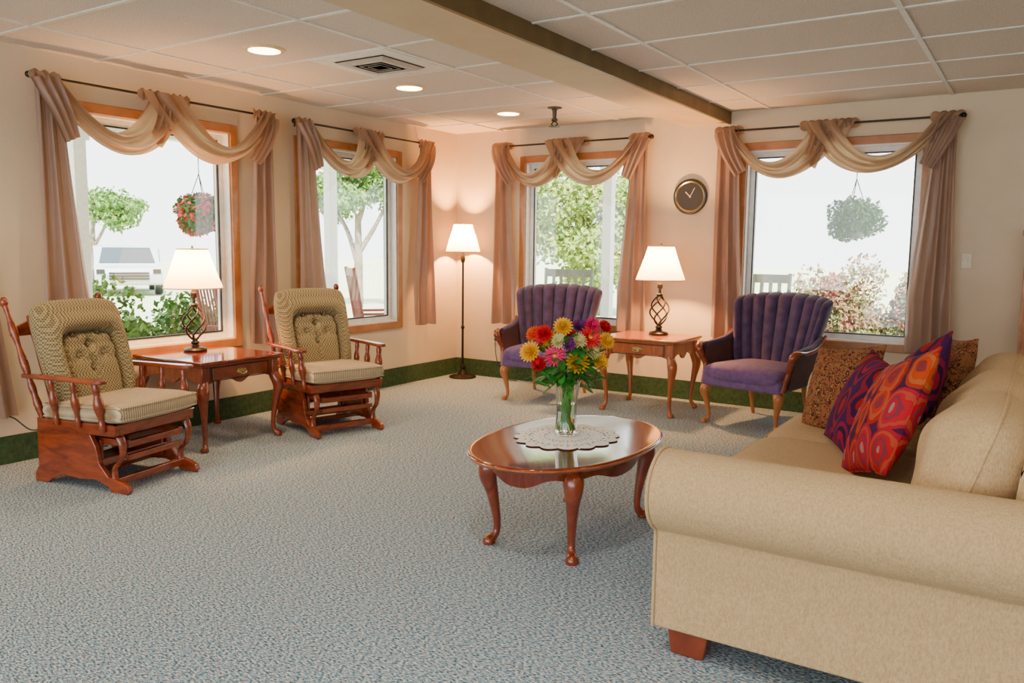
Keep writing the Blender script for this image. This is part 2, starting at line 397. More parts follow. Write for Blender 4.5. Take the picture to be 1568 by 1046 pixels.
# clock
e=empty('wall_clock',(2.56,-.001,1.80))
def rotx(g): return tf(g,(0,0,0),(pi/2,0,0))
mk('rim',rotx(lathe([(.125,.0),(.15,.0),(.155,.015),(.148,.032),(.135,.035),(.128,.02)],48)),BLACK,e)
mk('gold_ring',rotx(lathe([(.118,.018),(.13,.03),(.134,.031),(.128,.018)],48)),BRASS,e)
mk('face',rotx(lathe([(0,.0),(.128,.0),(.128,.015),(0,.016)],40)),mat('clock_face',(.02,.016,.02),(.05,.03,.03),scale=15,rough=.75,spec=.1),e)
tk=[]
for k in range(12):
    a=k*pi/6; tk.append(tf(box(-.004,.004,-.018,-.016,.09,.108),(0,0,0),(0,a,0)))
tk.append(tf(box(-.004,.004,-.021,-.018,-.01,.06),(0,0,0),(0,-.8,0))); tk.append(tf(box(-.003,.003,-.021,-.018,-.01,.085),(0,0,0),(0,.5,0)))
mk('hands_and_marks',join(*tk),mat('cream_mark',(.75,.65,.45),rough=.5),e,smooth=False)
mk('picture_motif',join(rotx(tf(lathe([(0,.016),(.035,.017),(0,.018)],20),(0,-.05,0))),tf(box(-.045,.045,-.0175,-.016,-.085,-.055))),mat('motif',(.6,.25,.12),(.4,.3,.1),scale=60,rough=.6),e)
e=empty('light_switch',(4.72,0,1.28))
mk('plate',box(-.036,.036,-.006,0,-.058,.058),mat('ivory_plate',(.72,.62,.42),rough=.4),e,smooth=False,bevel=.003); mk('toggle',box(-.006,.006,-.02,-.006,-.012,.012),WHITE,e,smooth=False,bevel=.002)
e=empty('wall_outlet',(.52,0,.42))
mk('plate',box(-.036,.036,-.006,0,-.058,.058),WHITE,e,smooth=False,bevel=.003); mk('plug',box(-.015,.015,-.03,-.006,-.035,-.005),BLACK,e,smooth=False,bevel=.003)
mk('cord',sweep([(0,-.03,-.02),(.02,-.05,-.15),(.05,-.04,-.3),(.12,-.06,-.405),(.3,-.08,-.412)],.004,8,6),RUBBER,e)
e=empty('wooden_cabinet',(5.39,-.2,0))
mk('carcass',join(box(-.3,.3,-.17,.17,.06,1.46),box(-.28,.28,-.15,.17,0,.06),box(-.32,.32,-.19,.18,1.46,1.5)),OAK,e,smooth=False,bevel=.005)
mk('doors',join(box(-.28,-.005,-.185,-.17,.1,1.42),box(.005,.28,-.185,-.17,.1,1.42)),OAK,e,smooth=False,bevel=.006)
mk('knobs',join(sphere(.014,(-.03,-.195,.8)),sphere(.014,(.03,-.195,.8))),BRASS,e)

# ------------------------------------------------------------------ furniture
def cabriole(h,dx,dy,x,y,k=1.0):
    s=(dx*dx+dy*dy)**.5; dx/=s;dy/=s
    pr=[(0,1.0,.030),(.004,.95,.034),(.028,.86,.040),(.034,.76,.036),(.018,.60,.026),(.004,.42,.0195),(-.006,.24,.0155),(-.004,.13,.015),(.012,.065,.019),(.026,.035,.026),(.026,.012,.026),(.022,0,.020)]
    return sweep([(x+dx*o*k,y+dy*o*k,z*h) for o,z,r in pr],[r*k for o,z,r in pr],14,4)
def scallop(half,ztop,zb,n=40,dip=.03):
    pts=[(-half,ztop),(half,ztop)]
    for i in range(n+1):
        t=1-2*i/n; a=abs(t)
        z=zb+dip*(.5-.5*cos(2*pi*min(1,a*1.0)))*1.0 - (.012*cos(pi*t*3) if a<.5 else 0)
        if a>.86: z=zb-dip*.3*(a-.86)/.14
        pts.append((half*t,z))
    return pts
DLINE=mat('dark_line',(.05,.015,.008),rough=.4)
def end_table(loc,rz,w,d,h,wm,tm):
    e=empty('end_table',loc,rz)
    mk('top',join(box(-w/2,w/2,-d/2,d/2,h-.022,h)),tm,e,bevel=.009,seg=3)
    mk('top_moulding',box(-w/2+.015,w/2-.015,-d/2+.015,d/2-.015,h-.036,h-.022),wm,e,bevel=.005)
    ix,iy=w/2-.055,d/2-.055
    ap=join(extr(scallop(ix,h-.036,h-.155),'y',-iy-.012,-iy+.008),extr(scallop(ix,h-.036,h-.155),'y',iy-.008,iy+.012),
            extr(scallop(iy,h-.036,h-.155),'x',-ix-.012,-ix+.008),extr(scallop(iy,h-.036,h-.155),'x',ix-.008,ix+.012))
    mk('apron',ap,wm,e,smooth=False,bevel=.002)
    mk('drawer_front',box(-ix+.06,ix-.06,-iy-.020,-iy-.011,h-.128,h-.048),wm,e,bevel=.004)
    mk('drawer_bead',frame_ring(-ix+.05,ix-.05,h-.136,h-.042,.006,-iy-.016,-iy-.0125),DLINE,e,smooth=False)
    mk('handle',join(extr([(-.045,0),(-.03,.018),(-.012,.012),(0,.022),(.012,.012),(.03,.018),(.045,0),(.03,-.014),(.01,-.01),(0,-.02),(-.01,-.01),(-.03,-.014)],'y',-iy-.024,-iy-.020),
        sweep([(-.03,-iy-.024,.004),(-.028,-iy-.04,-.008),(0,-iy-.044,-.018),(.028,-iy-.04,-.008),(.03,-iy-.024,.004)],.0035,8,5)),BRASS,e).location=(0,0,h-.088)
    cs=[(sx,sy) for sx in(-1,1) for sy in (-1,1)]
    mk('corner_blocks',join(*[box(sx*ix-.026,sx*ix+.026,sy*iy-.026,sy*iy+.026,h-.155,h-.036) for sx,sy in cs]),wm,e,bevel=.005)
    for k,(sx,sy) in enumerate(cs): mk('leg_%d'%(k+1),cabriole(h-.13,sx,sy,sx*ix,sy*iy,1.0),wm,e)
    return e
end_table((.405,-3.385,0),pi/2,.68,.74,.59,CHERRY,MAHOG)
end_table((2.48,-.60,0),0,.68,.60,.62,CHERRYL,CHERRYL)

def lathe_open(prof,n):
    V=[];F=[]
    for r,z in prof:
        for i in range(n):
            a=2*pi*i/n; V.append((r*cos(a),r*sin(a),z))
    for j in range(len(prof)-1):
        for i in range(n):
            k=(i+1)%n; F.append((j*n+i,j*n+k,(j+1)*n+k,(j+1)*n+i))
    return V,F
def ring(R,z,r,n=48):
    return sweep([(R*cos(2*pi*i/n),R*sin(2*pi*i/n),z) for i in range(n)],r,8,1,closed=True)
def table_lamp(loc,energy,sc):
    e=empty('table_lamp',loc); e.scale=(sc,sc,sc)
    mk('base',lathe([(0,0),(.078,0),(.08,.012),(.07,.022),(.03,.032),(.022,.05),(.03,.062),(.018,.075),(.012,.09)],32),IRON,e)
    w=[]
    for k in range(5):
        pts=[];R=[]
        for i in range(17):
            t=i/16; r=.012+.066*sin(pi*t)**.9; a=2*pi*k/5+t*pi*.9
            pts.append((r*cos(a),r*sin(a),.08+.24*t)); R.append(.0062)
        w.append(sweep(pts,R,8,2))
    mk('twisted_cage',join(*w),IRON,e)
    mk('stem',lathe([(.012,.31),(.024,.315),(.026,.328),(.012,.34),(.010,.37),(.022,.38),(.022,.41),(.014,.42),(.012,.47),(0,.47)],24),IRON,e)
    mk('cap',lathe([(.03,.325),(.032,.332),(.03,.34)],24),BRASS,e)
    sh=[(.198,.445),(.190,.47),(.158,.555),(.125,.65),(.104,.715)]
    mk('shade',lathe_open(sh,48),SHADE,e,ang=80)
    mk('shade_rims',join(ring(.198,.445,.004),ring(.104,.715,.004)),D.materials.get('rim_cream') or mat('rim_cream',(.75,.6,.42),rough=.6),e)
    mk('harp_finial',join(sweep([(.0,.0,.47),(.05,0,.53),(.045,0,.63),(0,0,.70),(-.045,0,.63),(-.05,0,.53),(0,0,.47)],.002,6,5),lathe([(.003,.70),(.009,.715),(.009,.73),(.003,.74)],12),
       sweep([(-.104,0,.71),(0,0,.707),(.104,0,.71)],.002,6,3)),BRASS,e)
    light('bulb','POINT',(0,0,.60),energy,(1,.48,.15),e,shadow_soft_size=.035)
table_lamp((.22,-3.36,.59),90,1.0); table_lamp((2.50,-.48,.62),125,1.04)
e=empty('floor_lamp',(.23,-.20,0))
mk('base',lathe([(0,0),(.14,0),(.14,.012),(.12,.022),(.05,.035),(.035,.06),(.018,.09),(.025,.10),(.025,.12),(.012,.14)],36),IRON,e)
mk('pole',lathe([(.012,.13),(.011,.5),(.018,.51),(.018,.53),(.010,.54),(.010,1.18),(.02,1.19),(.024,1.22),(.014,1.26),(.012,1.36)],20),IRON,e)
mk('shade',lathe_open([(.175,1.29),(.168,1.32),(.14,1.42),(.11,1.51),(.095,1.57)],48),SHADE,e,ang=80)
mk('shade_rims',join(ring(.175,1.29,.004),ring(.095,1.57,.004)),BRASS,e)
mk('cross_bars',join(sweep([(-.095,0,1.56),(0,0,1.555),(.095,0,1.56)],.002,6,3),sweep([(0,-.095,1.56),(0,0,1.555),(0,.095,1.56)],.002,6,3),lathe([(.012,1.36),(.02,1.38),(.02,1.41),(0,1.41)],12),lathe([(.003,1.555),(.008,1.58),(0,1.59)],10)),BRASS,e)
light('bulb','POINT',(0,0,1.44),200,(1,.44,.12),e,shadow_soft_size=.035)

def turned(p0,p1,R,n=12):
    k=len(R); P0=Vector(p0);P1=Vector(p1)
    return sweep([tuple(P0.lerp(P1,i/(k-1))) for i in range(k)],R,n,2)
def glider(loc,rz):
    e=empty('glider_rocking_chair',loc,rz)
    side=[(.33,0),(.33,.05),(.30,.09),(.30,.31),(-.10,.31),(-.14,.24),(-.16,.15),(-.22,.085),(-.31,.065),(-.36,.045),(-.37,.015),(-.35,0),(-.24,0)]
    for i in range(21):
        t=i/20; y=-.22+.42*t; side.append((y,.028+.030*abs(sin(pi*t*2.0))**1.3+(.02*max(0,cos((t-.5)*pi*3)) if abs(t-.5)<.17 else 0)))
    side.append((.24,0))
    for s in (-1,1):
        mk('base_side_left' if s<0 else 'base_side_right',extr(side,'x',s*.25-.014,s*.25+.014),GLWOOD,e,smooth=False,bevel=.005)
    mk('base_rails',join(box(-.24,.24,-.27,-.235,.035,.075),box(-.24,.24,.22,.25,.04,.10),box(-.24,.24,-.15,-.13,.13,.165),box(-.24,.24,.26,.285,.14,.30),
       box(-.24,.24,-.02,.0,.05,.08)),GLWOOD,e,smooth=False,bevel=.004)
    mk('glide_bars',join(box(-.205,-.175,-.30,.27,.245,.28),box(.175,.205,-.30,.27,.245,.28),box(-.20,.20,-.31,-.28,.24,.275),
       box(-.2,.2,-.31,-.285,.17,.20),
       *[box(s*.215-.008,s*.215+.008,y-.014,y+.014,.09,.27) for s in(-1,1) for y in(-.12,.2)]),GLWOOD,e,smooth=False,bevel=.003)
    for s in(-1,1):
        mk('front_bracket_left' if s<0 else 'front_bracket_right',sweep([(s*.24,-.27,.34),(s*.24,-.31,.27),(s*.24,-.30,.19),(s*.24,-.25,.13),(s*.24,-.25,.06)],[.024,.024,.018,.018,.022],10,5,flat=(1,.75)),GLWOOD,e)
    mk('seat_frame',join(box(-.285,.285,-.31,-.275,.315,.375),box(-.285,.285,.23,.265,.315,.375),box(-.285,-.25,-.31,.265,.315,.375),box(.25,.285,-.31,.265,.315,.375),box(-.26,.26,-.28,.24,.34,.36)),GLWOOD,e,smooth=False,bevel=.006)
    mk('seat_cushion',tf(puff(.58,.60,.12,7,3.6,26,.04),(0,-.06,.425),(-.03,0,0)),SEATFAB,e,ang=80)
    mk('seat_piping',tf(join(puff_edge(.58,.60,.04,.005,.035,.985),puff_edge(.58,.60,.04,.005,-.03,.985)),(0,-.06,.425),(-.03,0,0)),SEATFAB,e)
    Rp=[.014,.018,.022,.016,.020,.014,.019,.022,.018,.013,.018,.022,.016,.012,.016]
    for s in(-1,1):
        nm='left' if s<0 else 'right'
        mk('back_post_'+nm,join(turned((s*.265,.245,.36),(s*.31,.43,.99),Rp),sphere(.021,(s*.312,.437,1.01),sc=(1,1,1.4))),GLWOOD,e)
        ol=[(-.020,.31),(-.024,.15),(-.022,0),(-.028,-.12),(-.036,-.20),(-.034,-.255),(-.018,-.28),(.018,-.28),(.034,-.255),(.036,-.20),(.028,-.12),(.022,0),(.024,.15),(.020,.31)]
        mk('armrest_'+nm,extr([(s*.315+a,b_) for a,b_ in ol],'z',.600,.624),GLWOOD,e,bevel=.008,seg=3)
        sp=[.012,.016,.011,.016,.022,.020,.013,.016,.012]
        mk('arm_spindles_'+nm,join(turned((s*.295,-.235,.34),(s*.315,-.215,.605),[v*1.25 for v in sp]),turned((s*.295,-.06,.35),(s*.315,-.05,.605),sp),turned((s*.295,.10,.35),(s*.315,.11,.605),sp)),GLWOOD,e)
    sl=[]
    for k in range(5):
        x=-.18+.09*k; sl.append(turned((x,.25,.37),(x*1.08,.41,.93),[.009,.012,.010,.013,.010,.012,.009],8))
    mk('back_spindles',join(*sl,extr([(-.30,.86),(-.2,.90),(0,.93),(.2,.90),(.30,.86),(.30,.82),(-.30,.82)],'y',.40,.42)),GLWOOD,e)
    bt=[(-.30,.34),(.30,.34),(-.30,-.06),(.30,-.06),(0,.14),(0,-.30)]
    def ex(U,W):
        d=(abs(U)**5+max(0,W+.25)**5)**.2 if W>-.25 else abs(U)
        v=-.045*math.exp(-((d-.64)/.045)**2)
        if d<.64:
            v-=.020
            for bx,by in bt: v-=.030*math.exp(-(((U-bx)/.09)**2+((W-by)/.08)**2))
            v-=.014*math.exp(-((U)/.045)**2)+.012*math.exp(-((W-.14)/.04)**2)+.012*math.exp(-((W+.16)/.04)**2)
        else: v+=.022*sin(pi*min(1,(d-.64)/.34))
        return v
    g=puff(.565,.63,.15,6,2.6,64,.09,ex)
    g=([(x*(1+.04*(y/.33)),y,z) for x,y,z in g[0]],g[1])
    th=math.atan2(.185,.63)
    M=lambda gg: tf(gg,(0,.205,.710),(pi/2-th,0,0))
    mk('back_cushion',M(g),GLFAB,e,ang=80)
    mk('back_cushion_piping',M(puff_edge(.565,.63,.09,.006)),GLFAB,e)
    mk('buttons',M(join(*[sphere(.010,(.2825*bx,.315*by,.030),8) for bx,by in bt])),GLFAB,e)
glider((.78,-4.31,0),pi/2+.20)
glider((.80,-2.66,0),pi/2-.30)

def armchair(loc,rz):
    e=empty('channel_back_armchair',loc,rz)
    nch=9
    def bp(u,v,th,lob=True):
        U=2*u-1; hw=.275+.135*v**.8
        yb=.24+.13*v - .13*abs(U)**2.4*(1-.15*v)
        ztop=1.0-.055*U*U
        lb=abs(sin(pi*nch*u))**.5
        if lob: ztop+=.012*lb
        z=.40+(ztop-.40)*v
        x=hw*sin(U*1.25)/sin(1.25)
        nx=.45*U
        b=.045*lb*(.6+.4*v)*th
        ed=1-(max(0,v-.9)/.1)**3*.9
        return (x-nx*b, yb-(.055*ed+b*ed)*(1 if th>0 else 0)+(0 if th>0 else .03*ed), z)
    mk('channel_back',shell(lambda u,v:bp(u,v,1),lambda u,v:bp(u,v,0),144,26),PURPLE,e,ang=80)
    seat=puff(.66,.60,.15,7,3,24,.05); seat=([(x*(1-.16*(y+.3)/.6*1.0),y,z) for x,y,z in seat[0]],seat[1])
    mk('seat_cushion',tf(seat,(0,-.06,.405)),SEATPUR,e,ang=80)
    rail=extr([(-.325,-.34),(.325,-.34),(.335,-.30),(.27,.25),(-.27,.25),(-.335,-.30)],'z',.30,.40)
    mk('seat_rail',rail,SEATPUR,e,bevel=.02,seg=3)
    for s in(-1,1):
        nm='left' if s<0 else 'right'
        def f(u,v,s=s,o=0):
            y=-.24+.46*u; zt=.585+.09*u**2; z=.33+(zt-.33)*v
            x=.315+.05*v+.012*sin(pi*v)-.03*u
            return (s*(x+o),y,z)
        mk('arm_panel_'+nm,shell(lambda u,v:f(u,v,o=0),lambda u,v:f(u,v,o=.03),14,10),PANELD,e,ang=60)
        mk('arm_pad_'+nm,sweep([(s*.37,.18,.68),(s*.38,.05,.625),(s*.385,-.10,.605),(s*.385,-.2,.60)],[.028,.034,.034,.026],12,5,flat=(1,.8)),PURPLE,e)
        mk('arm_wood_'+nm,sweep([(s*.395,.20,.70),(s*.41,.05,.62),(s*.412,-.12,.596),(s*.405,-.245,.60),(s*.395,-.285,.575),(s*.375,-.275,.52),(s*.35,-.255,.45),(s*.335,-.275,.38),(s*.325,-.30,.31)],
            [.012,.016,.018,.026,.030,.024,.020,.024,.026],12,5),GLWOOD,e)
        mk('front_leg_'+nm,cabriole(.32,s,-1,s*.29,-.29,.95),HONEY,e)
        mk('rear_leg_'+nm,sweep([(s*.23,.22,.32),(s*.235,.25,.18),(s*.25,.32,0)],[.022,.018,.014],10,5),HONEY,e)
armchair((1.51,-.62,0),.20)
armchair((3.43,-.62,0),-.24)

# coffee table
e=empty('coffee_table',(3.39,-3.63,0))
A,B_=.385,.60; ct=.45
def oval(prof,n=96,pw=2.15):
    V=[];F=[]
    for r,z in prof:
        for i in range(n):
            a=2*pi*i/n; ca,sa=cos(a),sin(a)
            V.append(((A+r)*math.copysign(abs(ca)**(2/pw),ca),(B_+r)*math.copysign(abs(sa)**(2/pw),sa),z))
    for j in range(len(prof)-1):
        for i in range(n):
            k=(i+1)%n; F.append((j*n+i,j*n+k,(j+1)*n+k,(j+1)*n+i))
    F.append(tuple(reversed(range(n)))); F.append(tuple(range((len(prof)-1)*n,len(prof)*n)))
    return V,F
mk('top',oval([(-.03,ct-.028),(-.012,ct-.026),(-.004,ct-.02),(0,ct-.012),(-.003,ct-.004),(-.010,ct),(-.02,ct-.002)]),MAHOG,e,ang=50)
mk('top_edge_band',oval([(-.006,ct-.020),(.0015,ct-.014),(.0015,ct-.010),(-.004,ct-.006)]),CHERRYL,e)
V=[];F=[];n=120
for i in range(n):
    a=2*pi*i/n; x=(A-.10)*math.copysign(abs(cos(a))**.75,cos(a)); y=(B_-.14)*math.copysign(abs(sin(a))**.75,sin(a))
    zb=ct-.095-.018*cos(4*a)-.012*cos(8*a)
    for dz,s in ((ct-.028,1),(zb,1),(zb,.95),(ct-.028,.95)): V.append((x*s,y*s,dz))
for i in range(n):
    k=(i+1)%n
    for q in range(4): F.append((i*4+q,k*4+q,k*4+(q+1)%4,i*4+(q+1)%4))
mk('apron',(V,F),MAHOG,e,ang=40)
lp=[(-.215,-.345),(.215,-.345),(.215,.39),(-.215,.39)]
for k,(x,y) in enumerate(lp):
    mk('leg_%d'%(k+1),cabriole(ct-.03,x*1.0,y*.9,x*.92,y*.94,1.15),CHERRY,e)
    mk('knee_wing_%d'%(k+1),join(sweep([(x*.92,y*.94,ct-.06),(x*.92-math.copysign(.06,x),y*.94+math.copysign(.02,y),ct-.075),(x*.92-math.copysign(.11,x),y*.96+math.copysign(.03,y),ct-.07)],[.035,.022,.008],10,4),
        sweep([(x*.92,y*.94,ct-.06),(x*.94,y*.94-math.copysign(.07,y),ct-.075),(x*.97,y*.94-math.copysign(.13,y),ct-.07)],[.035,.022,.008],10,4)),CHERRY,e)

# doily
e=empty('lace_doily',(3.36,-3.60,ct+.001))
V=[];F=[];nr=30;na=144;R0=.235
for j in range(nr+1):
    for i in range(na):
        a=2*pi*i/na; r=.01+(R0-.01)*j/nr
        if j>=nr-2: r+=.026*abs(sin(a*8))*(j-nr+3)/3
        V.append((r*cos(a)*.93,r*sin(a)*1.08,0.0015))
for j in range(nr):
    for i in range(na):
        k=(i+1)%na
        hole=False
        if j>6 and j<nr-2:
            if (j%5==1) and (i%6==1): hole=True
            if j in(13,23) and (i%4 in(1,2)): hole=True
        if not hole: F.append((j*na+i,j*na+k,(j+1)*na+k,(j+1)*na+i))
mk('lace',(V,F),mat('lace_cotton',(.93,.92,.88),(.88,.87,.83),rough=1.0,spec=.1),e,smooth=False,fix=False)

# flower vase
e=empty('flower_vase',(3.34,-3.575,ct+.004))
VG,N,L,P=newmat('vase_glass'); P.inputs['Base Color'].default_value=(.95,1,.96,1); P.inputs['Roughness'].default_value=.03; P.inputs['Transmission Weight'].default_value=1; P.inputs['IOR'].default_value=1.45
prof=[(.052,0),(.056,.01),(.050,.04),(.046,.09),(.047,.15),(.054,.21),(.066,.265),(.070,.275)]
inn=[(r-.004,z) for r,z in reversed(prof[1:])]+[(0,.014)]
def flute(g,n=14,amp=.045):
    V=[]
    for x,y,z in g[0]:
        a=math.atan2(y,x); s=1+amp*abs(cos(a*n/2))*(1 if z>.02 else 0); V.append((x*s,y*s,z))
    return V,g[1]
mk('vase',flute(lathe([(0,0)]+prof+inn,84)),VG,e,ang=80)
WATER,N,L,P=newmat('water'); P.inputs['Base Color'].default_value=(.85,.97,.85,1); P.inputs['Roughness'].default_value=.02; P.inputs['Transmission Weight'].default_value=1; P.inputs['IOR'].default_value=1.33
STEM=mat('stem_green',(.16,.45,.07),(.08,.28,.05),scale=40,rough=.5)
LEAF=mat('leaf_green',(.04,.26,.025),(.015,.11,.015),scale=20,rough=.45)
YEL=mat('petal_yellow',(.95,.60,.01),(.85,.40,.005),scale=60,rough=.6)
REDP=mat('petal_red',(.80,.008,.015),(.55,.004,.015),scale=60,rough=.6)
PINK=mat('petal_pink',(.88,.025,.19),(.70,.015,.12),scale=60,rough=.6)
CREAM=mat('petal_cream',(.85,.74,.36),(.7,.66,.25),scale=60,rough=.6)
PURP=mat('petal_purple',(.33,.05,.30),(.18,.025,.2),scale=60,rough=.6)
ORG=mat('petal_orange',(.9,.17,.01),(.8,.08,.01),scale=60,rough=.6)
RT=Vector((.839,.544,0)); TC=Vector((.5441,-.839,0))
def petal(L_,W_,cup,n=5):
    V=[];F=[]
    for j in range(n+1):
        t=j/n; w=W_*sin(pi*min(.97,(.12+.86*t)))**.6*(.55+.45*t if t<.7 else 1)
        z=cup*t*t
        V+= [(-w/2,L_*t,z+.003),(0,L_*t,z),(w/2,L_*t,z+.003)]
    for j in range(n):
        a=j*3; F+=[(a,a+1,a+4,a+3),(a+1,a+2,a+5,a+4)]
    return V,F
def flower(kind,r,mt,center,nrm,idx):
    q=Vector(nrm).to_track_quat('Z','Y').to_matrix().to_4x4(); M=Matrix.Translation(center)@q
    ps=[]
    if kind=='gerbera':
        for ly,(np_,rr,cup) in enumerate([(18,1,.008),(16,.78,.014),(12,.5,.014)]):
            for k in range(np_):
                ps.append(tf(petal(r*rr,r*.26,cup*1.0),(0,0,.003*ly),(0,0,2*pi*(k+.5*ly)/np_)))
    else:
        for ly in range(7):
            tilt=.1+ly*.22; np_=18-ly*2; rr=1-.09*ly
            for k in range(np_):
                g=tf(petal(r*rr,r*.30,.012),(0,0,.003*ly),(tilt,0,0))
                ps.append(tf(g,(0,0,0),(0,0,2*pi*(k+.37*ly)/np_)))
    g=join(*ps); g=([tuple(M@Vector(v)) for v in g[0]],g[1])
    mk('bloom_%d'%idx,g,mt,e,fix=False,ang=60)
    if kind=='gerbera':
        c=sphere(r*.2,(0,0,.006),8,(1,1,.5)); mk('bloom_eye_%d'%idx,([tuple(M@Vector(v)) for v in c[0]],c[1]),YEL if mt is not YEL else ORG,e)
FL=[('mum',.056,YEL,808,537),('mum',.050,REDP,828,508),('mum',.050,YEL,858,497),('gerbera',.056,PINK,845,541),('mum',.060,YEL,880,552),('gerbera',.060,REDP,900,511),
    ('mum',.042,CREAM,882,517),('mum',.045,YEL,925,518),('mum',.042,PINK,903,494),('mum',.040,PURP,866,522),('mum',.042,CREAM,852,518),('mum',.040,CREAM,905,536),('mum',.045,ORG,815,512),
    ('mum',.040,PURP,885,499),('mum',.046,YEL,840,520),('mum',.040,REDP,925,500),('mum',.046,YEL,915,550),('mum',.042,REDP,822,556)]
stems=[]
for i,(k,r,mt,px,py) in enumerate(FL):
    off=(px-866)/336; zz=.31+(572-py)/336*1.0-.02
    c=RT*off+TC*(.07*(1-abs(off)/.25)*(.9 if py>505 else .2)); c.z=zz
    if 12<=i<16: c-=TC*.10
    n_=Vector((c.x*2.2,c.y*2.2,.35))+TC*.6
    flower(k,r,mt,c,n_.normalized(),i)
    a=random.random()*6.28; b_=(.028*cos(a),.028*sin(a),.02)
    stems.append(sweep([b_,(-b_[0]*.6,-b_[1]*.6,.15),(c.x*.25,c.y*.25,.26),tuple(c-n_.normalized()*.01)],.003,6,5))
for i in range(8):
    a=2*pi*i/8; stems.append(sweep([(.035*cos(a),.035*sin(a),.02),(-.02*cos(a+1),-.02*sin(a+1),.15),(.045*cos(a),.045*sin(a),.29)],.0035,6,5))
for i in range(9):
    a=random.random()*2*pi; c=-TC*(.06+.06*random.random())+RT*random.uniform(-.13,.13); c.z=.40+.10*random.random()
    flower('mum',.045,random.choice([YEL,PINK,REDP,CREAM]),c,Vector((c.x*3,c.y*3,.4)).normalized(),30+i)
mk('stems',join(*stems),STEM,e)
mk('water',lathe([(0,.016),(.047,.016),(.042,.09),(.043,.15),(0,.151)],40),WATER,e)
lv=[]
for i in range(190):
    a=random.random()*2*pi; rr=random.uniform(.04,.22); z=.28+random.random()*.18-(.06 if rr>.15 else 0)
    g=petal(random.uniform(.05,.095),random.uniform(.028,.05),-.01)
    lv.append(tf(g,(rr*.6*cos(a),rr*.6*sin(a),z),(random.uniform(-.6,.9),random.uniform(-.5,.5),a-pi/2)))
for i in range(40):
    a=random.random()*2*pi; g=petal(random.uniform(.06,.11),.035,-.03)
    lv.append(tf(g,(.05*cos(a),.05*sin(a),.27+.04*random.random()),(random.uniform(-.5,.2),0,a-pi/2)))
mk('leaves',join(*lv),LEAF,e,fix=False)

# ------------------------------------------------------------------ sofa
e=empty('sofa',(0,0,0))
def armprof(n=26):
    pts=[(0,.09),(0,.50)]
    for i in range(n+1):
        a=math.radians(200-260*i/n); pts.append((.115+.135*cos(a),.550+.135*sin(a)))
    pts+=[(.165,.42),(.168,.09)]
    return pts
YN,YF=-4.33,-2.46
XB=5.42
for nm,y0,s in(('arm_near',YN,-1),('arm_far',YF,1)):
    pr=[(y0+s*o,z) for o,z in armprof()]
    mk(nm,extr(pr,'x',4.20,XB),SOFAFAB,e,bevel=.018,seg=4,ang=50)
    cy,cz=y0+s*.115,.550
    mk(nm+'_roll_front',tf(lathe([(0,.03),(.06,.027),(.10,.018),(.122,.006),(.13,-.02)],36),(4.205,cy,cz),(0,-pi/2,0)),SOFAFAB,e)
    op=[(4.196,y,z) for y,z in pr]
    mk(nm+'_piping',join(sweep(op[1:-1],.006,8,1),sweep([op[-1],op[-2]],.006,8,1),sweep([(4.2,y0+s*.168,.43),(XB,y0+s*.168,.43)],.006,8,1)),SOFAFAB,e)
mk('base_front',join(box(4.22,5.3,YN,YF,.09,.30)),SOFAFAB,e,bevel=.015)
bk=[(5.16,.30),(5.20,.74)]
for i in range(19):
    a=math.radians(190-230*i/18); bk.append((5.315+.115*cos(a),.72+.115*sin(a)))
bk+=[(5.38,.60),(5.40,.09),(5.16,.09)]
mk('back_frame',extr(bk,'y',YN-.02,YF+.02),SOFAFAB,e,bevel=.015,seg=3,ang=50)
L_=(YF-YN)/3
for k in range(3):
    yc=YN+L_*(k+.5)
    mk('seat_cushion_%d'%(k+1),tf(puff(.86,L_-.004,.19,8,3.2,26,.02),(4.56,yc,.385),(0,.03,0)),SOFAFAB,e,ang=80)
    def wr(U,W,k=k): return .012*sin(U*5+W*3+k)+.014*sin(W*7-U*2+2*k)*(1-U*U)-.014*math.exp(-((abs(W)-.8)/.1)**2)
    T=((5.075,yc,.655),(0,-pi/2+.30,0))
    mk('back_cushion_%d'%(k+1),tf(puff(.49,L_+.02,.33,2.7,1.9,36,.14,wr),*T),SOFAFAB,e,ang=80)
    mk('back_cushion_piping_%d'%(k+1),tf(puff_edge(.49,L_+.02,.14,.006),*T),SOFAFAB,e)
    mk('seat_piping_%d'%(k+1),tf(puff_edge(.86,L_-.004,.02,.005,.05,.99),(4.56,yc,.385),(0,.03,0)),SOFAFAB,e)
mk('feet',join(*[extr([(x-.07,.09),(x+.07,.09),(x+.055,0),(x-.055,0)],'y',y-.035,y+.035) for x in(4.31,5.30) for y in(YN-.11,YF+.11)]),CHERRY,e,smooth=False,bevel=.005)

def throw_pillow(loc,rot,size,m,th=.16):
    e=empty('throw_pillow',loc); e.rotation_euler=rot
    def b(u,v,s):
        U=S_(u);W=S_(v); h=max(0,(1-U*U)*(1-W*W))**.45
        return (size/2*U*(1-.07*(1-W*W)),size/2*W*(1-.07*(1-U*U)),s*th/2*h+.004*sin(U*7)*h)
    mk('cover',shell(lambda u,v:b(u,v,1),lambda u,v:b(u,v,-1),30,30),m,e,ang=80)
    P_=[]
    for k in range(4):
        for i in range(20):
            f=S_(i/20); q=[(f,-1),(1,f),(-f,1),(-1,-f)][k]
            P_.append((size/2*q[0]*(1-.07*(1-q[1]**2)),size/2*q[1]*(1-.07*(1-q[0]**2)),0))
    mk('piping',sweep(P_,.005,8,1,closed=True),m,e)
def prot(nx,ny,nz,spin):
    q=Vector((nx,ny,nz)).normalized().to_track_quat('Z','Y')
    return (q.to_matrix()@Matrix.Rotation(spin,3,'Z')).to_euler()
throw_pillow((4.75,-3.60,.72),prot(-.90,-.34,.42,.30),.50,PIL_RED)
